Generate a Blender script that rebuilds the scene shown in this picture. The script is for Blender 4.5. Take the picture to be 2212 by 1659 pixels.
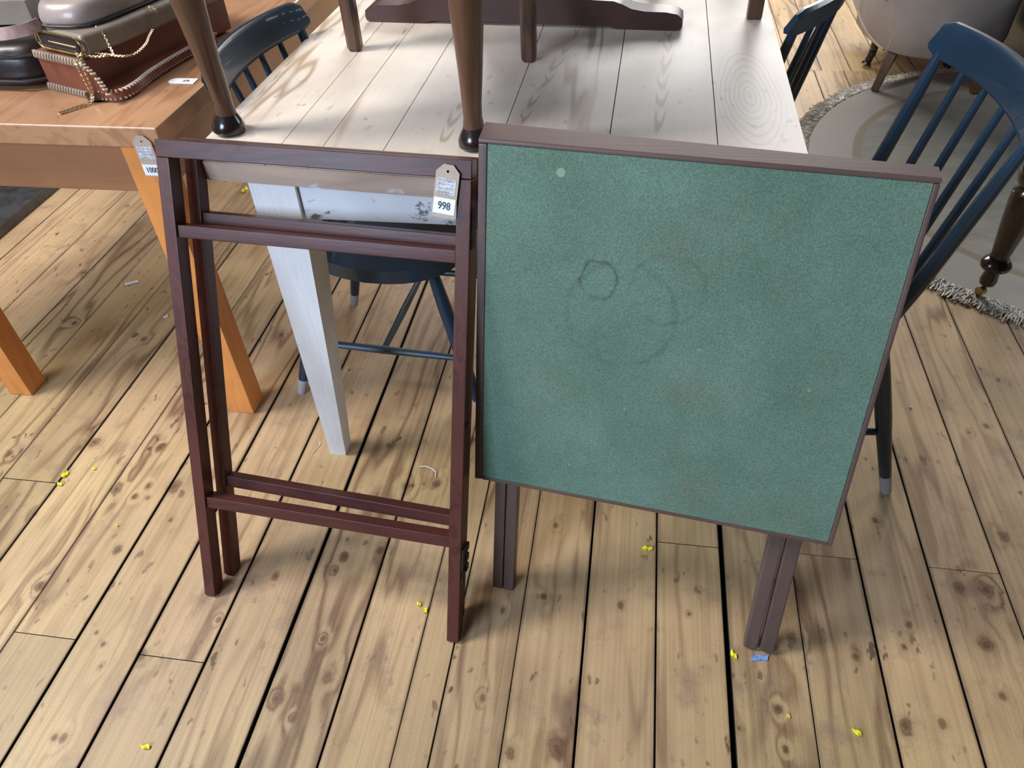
import bpy, bmesh, math, random
from mathutils import Vector, Matrix
random.seed(7)
for o in list(bpy.data.objects): bpy.data.objects.remove(o)
SC = bpy.context.scene
COL = SC.collection
PI = math.pi

# ------------------------------------------------------------ camera, light, exposure
cam = bpy.data.cameras.new('camera'); co = bpy.data.objects.new('camera', cam); COL.objects.link(co)
cam.sensor_fit = 'HORIZONTAL'; cam.sensor_width = 36.0; cam.lens = 1632.4 / 2212 * 36.0
cam.clip_start = 0.05; cam.clip_end = 60
t, r, yw = .7506, .0538, -.1833
fw = Vector((math.sin(yw)*math.cos(t), math.cos(yw)*math.cos(t), -math.sin(t)))
rt = Vector((math.cos(yw), -math.sin(yw), 0)); dn = fw.cross(rt)
r2 = rt*math.cos(r) + dn*math.sin(r); d2 = -rt*math.sin(r) + dn*math.cos(r)
Rm = Matrix((r2, -d2, -fw)).transposed().to_4x4()
co.matrix_world = Matrix.Translation((0, 0, 1.35)) @ Rm
SC.camera = co
SC.view_settings.view_transform = 'Standard'; SC.view_settings.look = 'None'
SC.view_settings.exposure = 0.0; SC.view_settings.gamma = 1.0; SC.view_settings.use_curve_mapping = False
w = bpy.data.worlds.new('world'); SC.world = w; w.use_nodes = True
w.node_tree.nodes['Background'].inputs[0].default_value = (.80, .84, .95, 1)
w.node_tree.nodes['Background'].inputs[1].default_value = .09
def area(name, loc, target, sx, sy, power, col):
    l = bpy.data.lights.new(name, 'AREA'); l.shape = 'RECTANGLE'; l.size = sx; l.size_y = sy
    l.energy = power; l.color = col
    o = bpy.data.objects.new(name, l); COL.objects.link(o); o.location = loc
    o.rotation_euler = (Vector(target)-Vector(loc)).to_track_quat('-Z', 'Y').to_euler(); return o
area('window_light_left', (-2.6, .82, 3.0), (-.3, .95, .2), 1.0, 1.0, 108, (1.0, .975, .96))
area('window_light_back', (.2, 6.8, 3.0), (.0, 2.2, .4), 4.2, 1.8, 290, (1.0, .98, .96))
area('window_light_right', (4.4, 4.6, 2.3), (-.1, 1.5, .7), 1.6, 1.4, 60, (.90, .94, 1.0))
area('window_light_behind_camera', (-2.3, -2.1, 2.2), (-.6, 1.1, .3), 1.5, 1.3, 140, (.62, .77, 1.0))

# ------------------------------------------------------------ materials
def new_mat(name):
    m = bpy.data.materials.new(name); m.use_nodes = True
    return m, m.node_tree, m.node_tree.nodes['Principled BSDF']
class NT:
    def __init__(s, nt): s.nt = nt
    def n(s, typ, **kw):
        nd = s.nt.nodes.new(typ)
        for k, v in kw.items():
            if k.startswith('i_'):
                key = k[2:]; key = int(key) if key.isdigit() else key
                nd.inputs[key].default_value = v
            else: setattr(nd, k, v)
        return nd
    def l(s, a, b): s.nt.links.new(a, b)
    def math(s, op, a, b=None, c=None, clamp=False):
        nd = s.nt.nodes.new('ShaderNodeMath'); nd.operation = op; nd.use_clamp = clamp
        for i, v in enumerate((a, b, c)):
            if v is None: continue
            if isinstance(v, (int, float)): nd.inputs[i].default_value = v
            else: s.l(v, nd.inputs[i])
        return nd.outputs[0]
    def vm(s, op, a, b=None):
        nd = s.nt.nodes.new('ShaderNodeVectorMath'); nd.operation = op
        for i, v in enumerate((a, b)):
            if v is None: continue
            if isinstance(v, tuple): nd.inputs[i].default_value = v
            else: s.l(v, nd.inputs[i])
        return nd.outputs['Value'] if op == 'LENGTH' else nd.outputs[0]
    def mix(s, f, a, b, blend='MIX'):
        nd = s.nt.nodes.new('ShaderNodeMix'); nd.data_type = 'RGBA'; nd.blend_type = blend
        for i, v in ((0, f), (6, a), (7, b)):
            if isinstance(v, (int, float)): nd.inputs[i].default_value = v
            elif isinstance(v, tuple): nd.inputs[i].default_value = (*v, 1) if len(v) == 3 else v
            else: s.l(v, nd.inputs[i])
        return nd.outputs[2]
    def ramp(s, f, stops, interp='LINEAR'):
        nd = s.nt.nodes.new('ShaderNodeValToRGB'); nd.color_ramp.interpolation = interp
        cr = nd.color_ramp
        while len(cr.elements) < len(stops): cr.elements.new(.5)
        for e, (p, c) in zip(cr.elements, stops):
            e.position = p; e.color = (c, c, c, 1) if isinstance(c, (int, float)) else (*c, 1)
        s.l(f, nd.inputs[0]); return nd.outputs[0]
    def noise(s, vec, scale, detail=3, rough=.55, w=None, dist=0):
        nd = s.nt.nodes.new('ShaderNodeTexNoise')
        if w is not None: nd.noise_dimensions = '4D'
        nd.inputs['Scale'].default_value = scale; nd.inputs['Detail'].default_value = detail
        nd.inputs['Roughness'].default_value = rough; nd.inputs['Distortion'].default_value = dist
        s.l(vec, nd.inputs['Vector'])
        if w is not None:
            if isinstance(w, (int, float)): nd.inputs['W'].default_value = w
            else: s.l(w, nd.inputs['W'])
        return nd.outputs['Fac']
    def bump(s, h, strength, dist, bsdf):
        nd = s.nt.nodes.new('ShaderNodeBump'); nd.inputs['Strength'].default_value = strength
        nd.inputs['Distance'].default_value = dist; s.l(h, nd.inputs['Height']); s.l(nd.outputs[0], bsdf.inputs['Normal'])

def wood(name, light, dark, axis='y', scale=1.0, grain=.5, rough=.45, coat=0.0, knots=None, knotcol=(.07, .035, .02),
         random_amt=.12, fine=.25, speck=0.0, world=False, spec=.5, flakes=None, warp=.5, ringf=30., ks=1.0, figure=None, streaks=None, rpow=2.5, zlo=.42, zhi=.62):
    """procedural timber: long grain along axis, cathedral rings, optional knots at given spots"""
    m, nt, b = new_mat(name); g = NT(nt)
    if world: P = g.n('ShaderNodeNewGeometry').outputs['Position']
    else: P = g.n('ShaderNodeTexCoord').outputs['Object']
    rnd = g.n('ShaderNodeObjectInfo').outputs['Random']
    st = {'x': (1.1, 9, 9), 'y': (9, 1.1, 9), 'z': (9, 9, 1.1)}[axis]
    st = tuple(v*scale for v in st)
    V = g.vm('MULTIPLY', P, st)
    off = g.n('ShaderNodeCombineXYZ'); g.l(g.math('MULTIPLY', rnd, 37.0), off.inputs[0]); g.l(g.math('MULTIPLY', rnd, 91.0), off.inputs[1])
    V = g.vm('ADD', V, off.outputs[0])
    W = 0.0; kd = None
    if knots:
        Pd = P
        for (kx, ky, kr) in knots:
            q = g.vm('SUBTRACT', Pd, (kx, ky, 0)); q = g.vm('MULTIPLY', q, (1/(kr*ks), .78/(kr*ks), 0)); d = g.vm('LENGTH', q)
            kd = d if kd is None else g.math('MINIMUM', kd, d)
        kd = g.math('ADD', kd, g.math('MULTIPLY', g.math('SUBTRACT', g.noise(P, 55, 2), .5), 1.5))
        W = g.math('DIVIDE', warp, g.math('ADD', 1.0, g.math('MULTIPLY', g.math('POWER', kd, 2.0), .18)))
    n1 = g.noise(V, 1.0, 2.0, .5, w=W)
    ring = g.math('SINE', g.math('MULTIPLY', n1, ringf*1.6))
    ring = g.math('MULTIPLY_ADD', ring, .5, .5)
    ring = g.math('POWER', ring, rpow)
    zone = g.ramp(g.noise(V, .55, 1, .5, w=3.3), [(zlo, 0.0), (zhi, 1.0)])
    ring = g.math('MULTIPLY', ring, zone)
    Vf = g.vm('MULTIPLY', V, {'x': (1, 14, 14), 'y': (14, 1, 14), 'z': (14, 14, 1)}[axis])
    nf = g.noise(Vf, 1.0, 3, .6)
    f = g.math('ADD', g.math('MULTIPLY', ring, grain), g.math('MULTIPLY', g.math('SUBTRACT', nf, .42), fine*2.2), clamp=True)
    c = g.mix(f, light, dark)
    big = g.noise(P, 3.5, 3, .6)
    c = g.mix(1.0, c, g.ramp(big, [(.3, (.82, .80, .80)), (.7, (1.12, 1.12, 1.10))]), 'MULTIPLY')
    rv = g.math('MULTIPLY_ADD', rnd, 2*random_amt, 1-random_amt)
    rc = g.n('ShaderNodeCombineColor'); g.l(rv, rc.inputs[0]); g.l(rv, rc.inputs[1]); g.l(rv, rc.inputs[2])
    c = g.mix(1.0, c, rc.outputs[0], 'MULTIPLY')
    if world:
        hue = g.ramp(g.noise(P, 1.7, 2, .5, w=2.2), [(.4, 0.0), (.6, 1.0)])
        c = g.mix(1.0, c, g.mix(hue, (1.02, .985, 1.02), (.99, 1.005, .93)), 'MULTIPLY')
        gx = g.n('ShaderNodeSeparateXYZ'); g.l(g.n('ShaderNodeTexCoord').outputs['Generated'], gx.inputs[0])
        ed = g.math('ABSOLUTE', g.math('SUBTRACT', gx.outputs[0], .5))
        ed = g.math('ADD', ed, g.math('MULTIPLY', g.math('SUBTRACT', g.noise(g.vm('MULTIPLY', P, (1, .25, 1)), 26, 4, .65), .5), .11))
        c = g.mix(g.math('MULTIPLY', g.ramp(ed, [(.455, 0.0), (.51, 1.0)]), .7), c, (.16, .10, .06))
        st_ = g.ramp(g.noise(P, 9, 5, .7, w=7.7), [(.56, 0.0), (.70, 1.0)])
        c = g.mix(g.math('MULTIPLY', st_, .6), c, (.27, .18, .13))
        grit = g.noise(P, 420, 2, .7)
        c = g.mix(1.0, c, g.ramp(grit, [(.3, (.86, .86, .86)), (.7, (1.09, 1.09, 1.09))]), 'MULTIPLY')
    if streaks:
        sp_ = g.n('ShaderNodeSeparateXYZ'); g.l(P, sp_.inputs[0]); nz = g.math('SUBTRACT', g.noise(g.vm('MULTIPLY', P, (1, .6, 1)), 9, 3, .6), .5)
        for (ax, ay, bx_, by_, wd) in streaks:
            k_ = (bx_-ax)/(by_-ay)
            u_ = g.math('SUBTRACT', sp_.outputs[0], g.math('MULTIPLY_ADD', sp_.outputs[1], k_, ax-k_*ay))
            u_ = g.math('DIVIDE', g.math('ADD', u_, g.math('MULTIPLY', nz, .03)), wd); u2 = g.math('MULTIPLY', u_, u_)
            m1 = g.ramp(u2, [(.5, 1.0), (1.0, 0.0)])
            yt = g.math('DIVIDE', g.math('SUBTRACT', sp_.outputs[1], ay), by_-ay)
            m2 = g.ramp(g.math('ABSOLUTE', g.math('SUBTRACT', yt, .5)), [(.42, 1.0), (.5, 0.0)])
            cv_ = g.math('SINE', g.math('ADD', g.math('MULTIPLY', sp_.outputs[1], 70.0), g.math('ADD', g.math('MULTIPLY', u2, -5.0), g.math('MULTIPLY', nz, 12.0))))
            cv_ = g.math('POWER', g.math('MULTIPLY_ADD', cv_, .5, .5), 1.6)
            c = g.mix(g.math('MULTIPLY', g.math('MULTIPLY', m1, m2), g.math('MULTIPLY', cv_, .62)), c, (.33, .22, .13))
    if figure:
        fx, fy_, fa, fb_ = figure
        q = g.vm('MULTIPLY', g.vm('SUBTRACT', P, (fx, fy_, 0)), (1/fa, 1/fb_, 0)); d = g.vm('LENGTH', q)
        d = g.math('ADD', d, g.math('MULTIPLY', g.math('SUBTRACT', g.noise(P, 9, 2), .5), .16))
        rg = g.math('POWER', g.math('MULTIPLY_ADD', g.math('SINE', g.math('MULTIPLY', d, 52.0)), .5, .5), 6.0)
        rg = g.math('MULTIPLY', rg, g.ramp(d, [(.0, 1.0), (.75, .9), (1.15, 0.0)]))
        c = g.mix(g.math('MULTIPLY', rg, .5), c, (.36, .27, .20))
    if kd is not None:
        k = g.ramp(g.math('MULTIPLY', kd, .4), [(.0, .95), (.30, .8), (.40, .42), (.55, .13), (.9, 0.0)])
        kr_ = g.math('MULTIPLY_ADD', g.math('SINE', g.math('MULTIPLY', kd, 9.0)), .10, .9)
        c = g.mix(g.math('MULTIPLY', k, kr_), c, knotcol)
    if speck:
        sp = g.noise(g.vm('MULTIPLY', P, {'x': (.5, 1, 1), 'y': (1, .5, 1), 'z': (1, 1, .5)}[axis]), 48, 2, .5)
        msk = g.noise(P, 6, 2, .5)
        sp = g.math('ADD', sp, .03)
        s2 = g.math('MULTIPLY', g.ramp(sp, [(.66, 0.0), (.72, 1.0)]), g.ramp(msk, [(.45, .1), (.65, 1.0)]))
        c = g.mix(g.math('MULTIPLY', s2, speck), c, (dark[0]*.45, dark[1]*.45, dark[2]*.5))
    if flakes:
        fc, lo, hi, fs = flakes
        fl = g.ramp(g.noise(g.vm('MULTIPLY', P, (.6, 1, 1)), fs, 5, .68), [(lo, 0.0), (hi, 1.0)])
        c = g.mix(fl, c, fc)
    g.l(c, b.inputs['Base Color'])
    rr = g.math('MULTIPLY_ADD', big, .25, rough-.12); g.l(rr, b.inputs['Roughness'])
    b.inputs['Specular IOR Level'].default_value = spec
    b.inputs['Coat Weight'].default_value = coat; b.inputs['Coat Roughness'].default_value = .18
    g.bump(nf, .25, .0006, b)
    return m

def plain(name, col, rough=.5, metal=0, var=.12, vs=12, spec=.5, coat=0, bumpy=0, bs=200, col2=None):
    m, nt, b = new_mat(name); g = NT(nt)
    P = g.n('ShaderNodeTexCoord').outputs['Object']
    n = g.noise(P, vs, 4, .6)
    c2 = col2 or tuple(v*(1-2*var) for v in col)
    c = g.mix(g.ramp(n, [(.35, 0.0), (.65, 1.0)]), tuple(min(1, v*(1+var)) for v in col), c2)
    g.l(c, b.inputs['Base Color']); b.inputs['Roughness'].default_value = rough; b.inputs['Metallic'].default_value = metal
    b.inputs['Specular IOR Level'].default_value = spec; b.inputs['Coat Weight'].default_value = coat
    if bumpy: g.bump(g.noise(P, bs, 4, .6), bumpy, .001, b)
    return m

KN = [(-1.269,1.105,.019),(-1.093,1.107,.016),(-1.134,.969,.02),(-1.046,.954,.008),(-1.08,.953,.009),(-1.063,.987,.008),(-1.0,.994,.022),(-.962,.901,.007),(-1.041,.812,.013),(-1.16,.707,.014),(-.952,.6,.006),(-.979,.622,.005),(-.931,.558,.005),(-.865,.589,.013),(-.943,.422,.008),(-.926,.423,.01),(-.747,.68,.008),(-.469,.877,.012),(-.525,.667,.007),(-.489,.592,.014),(-.527,.512,.007),(-.57,.541,.014),(-.55,.819,.008),(-.54,.854,.009),(-.186,.771,.008),(-.104,.987,.008),(-.11,.811,.009),(-.195,.591,.009),(-.132,.502,.012),(-.051,.522,.022),(.045,.808,.009),(.177,.808,.005),(.328,.639,.01),(.333,.571,.008),(.258,.596,.006),(.368,.779,.015),(.48,.756,.01),(.59,.836,.009),(.571,.788,.008),(.575,1.079,.01),(.541,.636,.016),(.603,.648,.011),(.703,.93,.015),(.754,.931,.022),(.721,.814,.018),(.829,1.068,.014),(.719,.712,.01),(.887,1.396,.009),(.842,1.369,.007),(-.388,1.071,.013),(-.454,1.057,.012),(-.329,1.215,.012),(-1.082,1.411,.014),(-1.464,1.044,.012),(-1.286,.88,.007),(-.67,.79,.012),(-1.6,1.55,.01),(-1.72,1.8,.012),(-1.35,1.5,.01),(-1.2,1.65,.01)]
M = {}
M['floor'] = wood('aged_pine_boards', (.575, .405, .215), (.22, .12, .058), 'y', 1.0, .8, .5, 0, KN, knotcol=(.12, .050, .024), random_amt=.12, fine=.5, speck=.9, world=True, ringf=34, ks=.72)
M['gap'] = plain('dark_floor_gap', (.03, .022, .016), .9, var=.3)
M['mahog_x'] = wood('dark_mahogany_rail', (.085, .022, .017), (.032, .009, .008), 'x', 2.5, .7, .42, .04, random_amt=.08, spec=.35)
M['mahog_z'] = wood('dark_mahogany_stile', (.095, .026, .018), (.038, .011, .008), 'z', 2.5, .7, .42, .04, random_amt=.08, spec=.35)
M['walnut_x'] = wood('worn_walnut_x', (.125, .078, .066), (.065, .038, .034), 'x', 2.5, .35, .45, .1, random_amt=.06)
M['walnut_z'] = wood('worn_walnut_z', (.12, .078, .07), (.065, .04, .038), 'z', 2.5, .35, .45, .1, random_amt=.06)
M['pine_top'] = wood('scrubbed_pine_top', (.81, .71, .60), (.46, .33, .22), 'y', 1.15, .95, .44, .0, random_amt=.05, fine=.14, speck=.45, knots=[ (-.335, .3, .018), (-.3, .62, .012), (.02, .17, .013), (.1, .5, .01)], knotcol=(.45, .32, .22), warp=1.2, ringf=30, figure=(.451, -.463, .068, .27), streaks=[(.031, -.69, .095, -.2, .010), (.095, -.2, .12, .1, .007), (.283, -.66, .306, -.1, .011), (-.50, -.70, -.492, -.30, .006), (-.085, -.70, -.078, -.52, .013), (-.30, -.3, -.28, .2, .006)], rpow=4.0, zlo=.53, zhi=.60)
M['pine_edge'] = wood('worn_pine_edge', (.62, .46, .36), (.35, .25, .2), 'x', 1.0, .4, .5, flakes=((.75, .76, .78), .60, .68, 14))
M['white'] = wood('flaking_white_paint', (.90, .93, .97), (.55, .58, .62), 'z', 3.0, .12, .6, fine=.3, flakes=((.30, .27, .25), .66, .72, 34))
M['white_apron'] = wood('flaking_white_paint_apron', (.80, .87, .96), (.66, .74, .84), 'x', 1.0, .12, .45, fine=.08, flakes=((.14, .16, .19), .570, .615, 24))
M['orange_x'] = wood('orange_pine_x', (.34, .155, .075), (.20, .065, .03), 'x', 1.3, .6, .32, .25, random_amt=.05, fine=.2)
M['orange_y'] = wood('orange_pine_y', (.50, .27, .145), (.30, .13, .06), 'y', 1.3, .6, .3, .2, random_amt=.05, fine=.2, speck=.5)
M['orange_z'] = wood('orange_pine_z', (.76, .30, .075), (.50, .16, .04), 'z', 1.3, .5, .35, .25, random_amt=.05, fine=.15)
M['dark_z'] = wood('dark_walnut_leg', (.12, .055, .028), (.035, .016, .011), 'z', 2.2, .8, .36, .15, random_amt=.05)
M['dark_x'] = wood('dark_oak_x', (.065, .024, .019), (.03, .012, .010), 'x', 2.0, .5, .4, .1, random_amt=.05)
M['ebon'] = plain('dark_polished_turning', (.022, .012, .010), .22, coat=.5, var=.2)
M['teal'] = plain('dark_teal_paint', (.007, .030, .062), .36, coat=.2, var=.12, vs=5)
M['tip'] = plain('grey_leg_tip', (.42, .40, .42), .6)
M['leather'] = plain('tan_leather', (.235, .072, .040), .42, var=.15, vs=9, bumpy=.15, bs=260)
M['leather_dark'] = plain('black_leather', (.018, .010, .008), .38, coat=.08, bumpy=.3, bs=120, var=.3)
M['taupe'] = plain('taupe_leather', (.29, .235, .18), .36, coat=.15, var=.1, vs=16)
M['greige'] = plain('grey_beige_leather', (.36, .285, .25), .36, coat=.2, var=.16, vs=9)
M['strap'] = plain('pinkish_tan_strap', (.42, .27, .235), .45, var=.15, vs=40)
M['stitch'] = plain('cream_thong', (.62, .50, .38), .7, var=.1, bumpy=.2)
M['gold'] = plain('gold_chain', (.92, .76, .50), .3, metal=1, var=.08)
M['brass'] = plain('dull_brass', (.55, .40, .18), .35, metal=1, var=.2)
M['verdigris'] = plain('tarnished_hinge', (.075, .085, .08), .55, metal=.6, var=.35, vs=60)
M['manila'] = plain('manila_card', (.50, .405, .335), .8, var=.06, vs=30)
M['sticker'] = plain('white_paper', (.90, .90, .92), .7, var=.02)
M['patch'] = plain('smeared_paper', (.66, .66, .70), .8, var=.22, vs=120)
M['ink'] = plain('dark_ink', (.02, .045, .075), .6)
M['pencil'] = plain('pencil_grey', (.17, .18, .23), .8)
M['yellow'] = plain('yellow_foam', (.88, .86, .02), .6, var=.08, vs=80)
M['chip'] = plain('white_scrap', (.82, .82, .84), .7, var=.05)
M['blue_scrap'] = plain('pale_blue_plastic', (.25, .42, .80), .4, var=.2, vs=90)
M['uphol'] = plain('taupe_upholstery', (.36, .325, .315), .8, var=.07, vs=5, bumpy=.3, bs=500)
M['piping'] = plain('tan_piping', (.46, .36, .25), .7, var=.1)
M['rugf'] = plain('rug_fringe_cotton', (.80, .76, .68), .9, var=.15, vs=30)
M['platform'] = plain('dark_grey_board', (.05, .047, .047), .4, var=.3, vs=14)
M['brownish'] = plain('very_dark_leather', (.035, .027, .024), .5, var=.3, vs=9)

def baize_mat():
    m, nt, b = new_mat('green_baize'); g = NT(nt)
    P = g.n('ShaderNodeTexCoord').outputs['Object']
    sx = g.n('ShaderNodeSeparateXYZ'); g.l(P, sx.inputs[0])
    big = g.noise(P, 5.5, 4, .62); fine = g.noise(P, 330, 3, .7)
    c = g.mix(g.ramp(big, [(.3, 0.0), (.7, 1.0)]), (.108, .188, .138), (.155, .252, .198))
    c = g.mix(g.ramp(g.noise(g.vm('ADD', P, (3, 1, 2)), 7, 4, .65), [(.52, 0.0), (.72, .38)]), c, (.16, .165, .115))
    c = g.mix(1.0, c, g.ramp(fine, [(.3, (.72, .72, .72)), (.7, (1.3, 1.3, 1.3))]), 'MULTIPLY')
    # ring stain and tide mark
    wob = g.math('MULTIPLY', g.math('SUBTRACT', g.noise(P, 30, 3, .7), .5), .022)
    def ring(cx_, cz_, rad, wd, amt, c):
        q = g.vm('MULTIPLY', g.vm('SUBTRACT', P, (cx_, cz_, 0)), (1, 1, 0))
        d = g.math('ABSOLUTE', g.math('SUBTRACT', g.math('ADD', g.vm('LENGTH', q), wob), rad))
        k = g.ramp(g.math('DIVIDE', d, wd), [(0.0, amt), (1.0, 0.0)])
        k = g.math('MULTIPLY', k, g.ramp(g.noise(P, 18, 2, .5), [(.4, .15), (.6, 1.0)]))
        return g.mix(k, c, (.055, .05, .028))
    c = ring(.196, .413, .030, .004, .62, c)
    c = ring(.235, .36, .085, .006, .26, c)
    c = ring(.30, .41, .055, .005, .30, c)
    q = g.vm('MULTIPLY', g.vm('SUBTRACT', P, (.126, .570, 0)), (1, 1, 0))
    c = g.mix(g.ramp(g.math('MULTIPLY', g.math('ADD', g.vm('LENGTH', q), g.math('MULTIPLY', wob, .15)), 50), [(.30, .85), (.37, 0.0)]), c, (.30, .40, .30))
    lint = g.ramp(g.noise(g.vm('MULTIPLY', P, (1, 1, 1)), 95, 1, .4), [(.76, 0.0), (.80, .5)])
    c = g.mix(lint, c, (.28, .38, .33))
    g.l(c, b.inputs['Base Color']); b.inputs['Roughness'].default_value = .95
    b.inputs['Sheen Weight'].default_value = .35; b.inputs['Sheen Tint'].default_value = (.6, .85, .75, 1); b.inputs['Sheen Roughness'].default_value = .5
    b.inputs['Specular IOR Level'].default_value = .15
    g.bump(fine, .5, .0015, b); return m
M['baize'] = baize_mat()
def rug_mat():
    m, nt, b = new_mat('round_rug_weave'); g = NT(nt)
    P = g.n('ShaderNodeTexCoord').outputs['Object']
    d = g.vm('LENGTH', g.vm('MULTIPLY', P, (1, 1, 0)))
    d = g.math('ADD', d, g.math('MULTIPLY', g.math('SUBTRACT', g.noise(P, 5, 2), .5), .02))
    c = g.mix(g.ramp(g.noise(g.vm('MULTIPLY', P, (1, 2.2, 1)), 6, 5, .65), [(.35, 0.0), (.65, 1.0)]), (.36, .335, .285), (.25, .245, .20))
    c = g.mix(g.ramp(g.noise(g.vm('ADD', P, (5, 5, 5)), 5, 4, .6), [(.52, 0.0), (.7, .6)]), c, (.20, .22, .23))
    c = g.mix(g.ramp(g.math('MULTIPLY', d, 1.0), [(.755, 0.0), (.765, 1.0)]), c, (.38, .35, .305))
    band = g.ramp(d, [(.755, 0.0), (.762, 1.0), (.785, 1.0), (.792, 0.0)])
    c = g.mix(band, c, (.26, .22, .155))
    c = g.mix(1.0, c, g.ramp(g.noise(P, 260, 2, .6), [(.3, (.8, .8, .8)), (.7, (1.15, 1.15, 1.15))]), 'MULTIPLY')
    g.l(c, b.inputs['Base Color']); b.inputs['Roughness'].default_value = .95
    b.inputs['Sheen Weight'].default_value = .2
    g.bump(g.noise(P, 300, 3, .7), .6, .003, b); return m
M['rug'] = rug_mat()

# ------------------------------------------------------------ mesh helpers
def tag(o, label=None, cat=None, group=None, kind=None):
    if label: o['label'] = label
    if cat: o['category'] = cat
    if group: o['group'] = group
    if kind: o['kind'] = kind
    return o
def empty(name, loc, label, cat, rz=0, group=None):
    o = bpy.data.objects.new(name, None); COL.objects.link(o); o.location = loc; o.rotation_euler = (0, 0, rz)
    o.empty_display_size = .05
    return tag(o, label, cat, group)
def part(name, bm, mat, parent=None, smooth=False, bevel=0, seg=2, label=None, off=None, kind=None, ang=35):
    """link a bmesh as one object; off shifts world-space points into the parent's space"""
    if off is not None: bmesh.ops.translate(bm, verts=bm.verts, vec=-Vector(off))
    if bevel:
        es = [e for e in bm.edges if len(e.link_faces) == 2 and e.calc_face_angle(0) > math.radians(40)]
        bmesh.ops.bevel(bm, geom=es, offset=bevel, segments=seg, profile=.5, affect='EDGES', clamp_overlap=True)
    bmesh.ops.recalc_face_normals(bm, faces=bm.faces)
    me = bpy.data.meshes.new(name); bm.to_mesh(me); bm.free()
    me.materials.append(M[mat] if isinstance(mat, str) else mat)
    if smooth or bevel:
        for p in me.polygons: p.use_smooth = True
        try: me.set_sharp_from_angle(angle=math.radians(ang))
        except Exception: pass
    o = bpy.data.objects.new(name, me); COL.objects.link(o)
    if parent: o.parent = parent
    if bevel:
        wn = o.modifiers.new('wn', 'WEIGHTED_NORMAL'); wn.keep_sharp = True; wn.weight = 80
    if label: o['label'] = label
    if kind: o['kind'] = kind
    return o
def copy_tree(o, parent=None):
    c = o.copy(); COL.objects.link(c)
    if parent: c.parent = parent
    for ch in [x for x in bpy.data.objects if x.parent == o]: copy_tree(ch, c)
    return c
def obox(o, u, v, n, a, b, bm=None):
    """box spanned in the frame (origin, three axes) from a to b"""
    bm = bm or bmesh.new(); o, u, v, n = map(Vector, (o, u, v, n)); vs = []
    for k in (a[2], b[2]):
        for j in (a[1], b[1]):
            for i in (a[0], b[0]): vs.append(bm.verts.new(o+u*i+v*j+n*k))
    for f in ((0,1,3,2),(4,6,7,5),(0,4,5,1),(2,3,7,6),(0,2,6,4),(1,5,7,3)): bm.faces.new([vs[i] for i in f])
    return bm
X, Y, Z = Vector((1, 0, 0)), Vector((0, 1, 0)), Vector((0, 0, 1))
def box(a, b, bm=None): return obox((0, 0, 0), X, Y, Z, a, b, bm)
def prism(poly, o, u, v, n, h, bm=None):
    bm = bm or bmesh.new(); o, u, v, n = map(Vector, (o, u, v, n))
    A = [bm.verts.new(o+u*x+v*y) for x, y in poly]; B = [bm.verts.new(o+u*x+v*y+n*h) for x, y in poly]
    bm.faces.new(A[::-1]); bm.faces.new(B)
    for i in range(len(A)): j = (i+1) % len(A); bm.faces.new((A[i], A[j], B[j], B[i]))
    return bm
def tube(pts, rad, seg=10, bm=None, closed=False, flat=1.0):
    bm = bm or bmesh.new(); pts = [Vector(p) for p in pts]; N = len(pts)
    rs = rad if isinstance(rad, (list, tuple)) else [rad]*N
    rings = []; up = Vector((.13, .21, .97)).normalized()
    for i, p in enumerate(pts):
        if closed: tg = pts[(i+1) % N]-pts[i-1]
        else: tg = pts[min(i+1, N-1)]-pts[max(i-1, 0)]
        tg = tg.normalized() if tg.length > 0 else Z
        a = tg.cross(up)
        if a.length < 1e-3: a = tg.cross(X)
        a.normalize(); b_ = a.cross(tg).normalized()
        rings.append([bm.verts.new(p+a*math.cos(2*PI*k/seg)*rs[i]+b_*math.sin(2*PI*k/seg)*rs[i]*flat) for k in range(seg)])
    M_ = N if closed else N-1
    for i in range(M_):
        A, B = rings[i], rings[(i+1) % N]
        for k in range(seg): j = (k+1) % seg; bm.faces.new((A[k], A[j], B[j], B[k]))
    if not closed: bm.faces.new(rings[0][::-1]); bm.faces.new(rings[-1])
    return bm
def lathe(prof, base, axis=Z, seg=20, bm=None):
    """prof: (height, radius) list along axis"""
    base = Vector(base); axis = Vector(axis).normalized()
    return tube([base+axis*h for h, _ in prof], [max(q, 1e-4) for _, q in prof], seg, bm)
def spline(pts, n=8):
    P = [Vector(p) for p in pts]; P = [2*P[0]-P[1]]+P+[2*P[-1]-P[-2]]; out = []
    for i in range(1, len(P)-2):
        for k in range(n):
            s = k/n; a, b, c, d = P[i-1:i+3]
            out.append(.5*((2*b)+(c-a)*s+(2*a-5*b+4*c-d)*s*s+(3*b-a-3*c+d)*s**3))
    out.append(P[-2]); return out
def text_part(txt, size, o, u, v, mat, parent, off, name='lot_number', depth=.0002, sx=1.0):
    cu = bpy.data.curves.new(name, 'FONT'); cu.body = txt; cu.size = size; cu.align_x = 'CENTER'; cu.align_y = 'CENTER'
    cu.extrude = depth; cu.offset = .00018
    tmp = bpy.data.objects.new('tmp', cu); COL.objects.link(tmp)
    dg = bpy.context.evaluated_depsgraph_get(); me = bpy.data.meshes.new_from_object(tmp.evaluated_get(dg))
    bpy.data.objects.remove(tmp)
    u, v = Vector(u), Vector(v); n = u.cross(v).normalized(); o = Vector(o)
    for q in me.vertices: q.co = o+u*q.co.x*sx+v*q.co.y+n*q.co.z-Vector(off)
    me.materials.clear(); me.materials.append(M[mat])
    ob = bpy.data.objects.new(name, me); COL.objects.link(ob); ob.parent = parent; return ob

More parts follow.
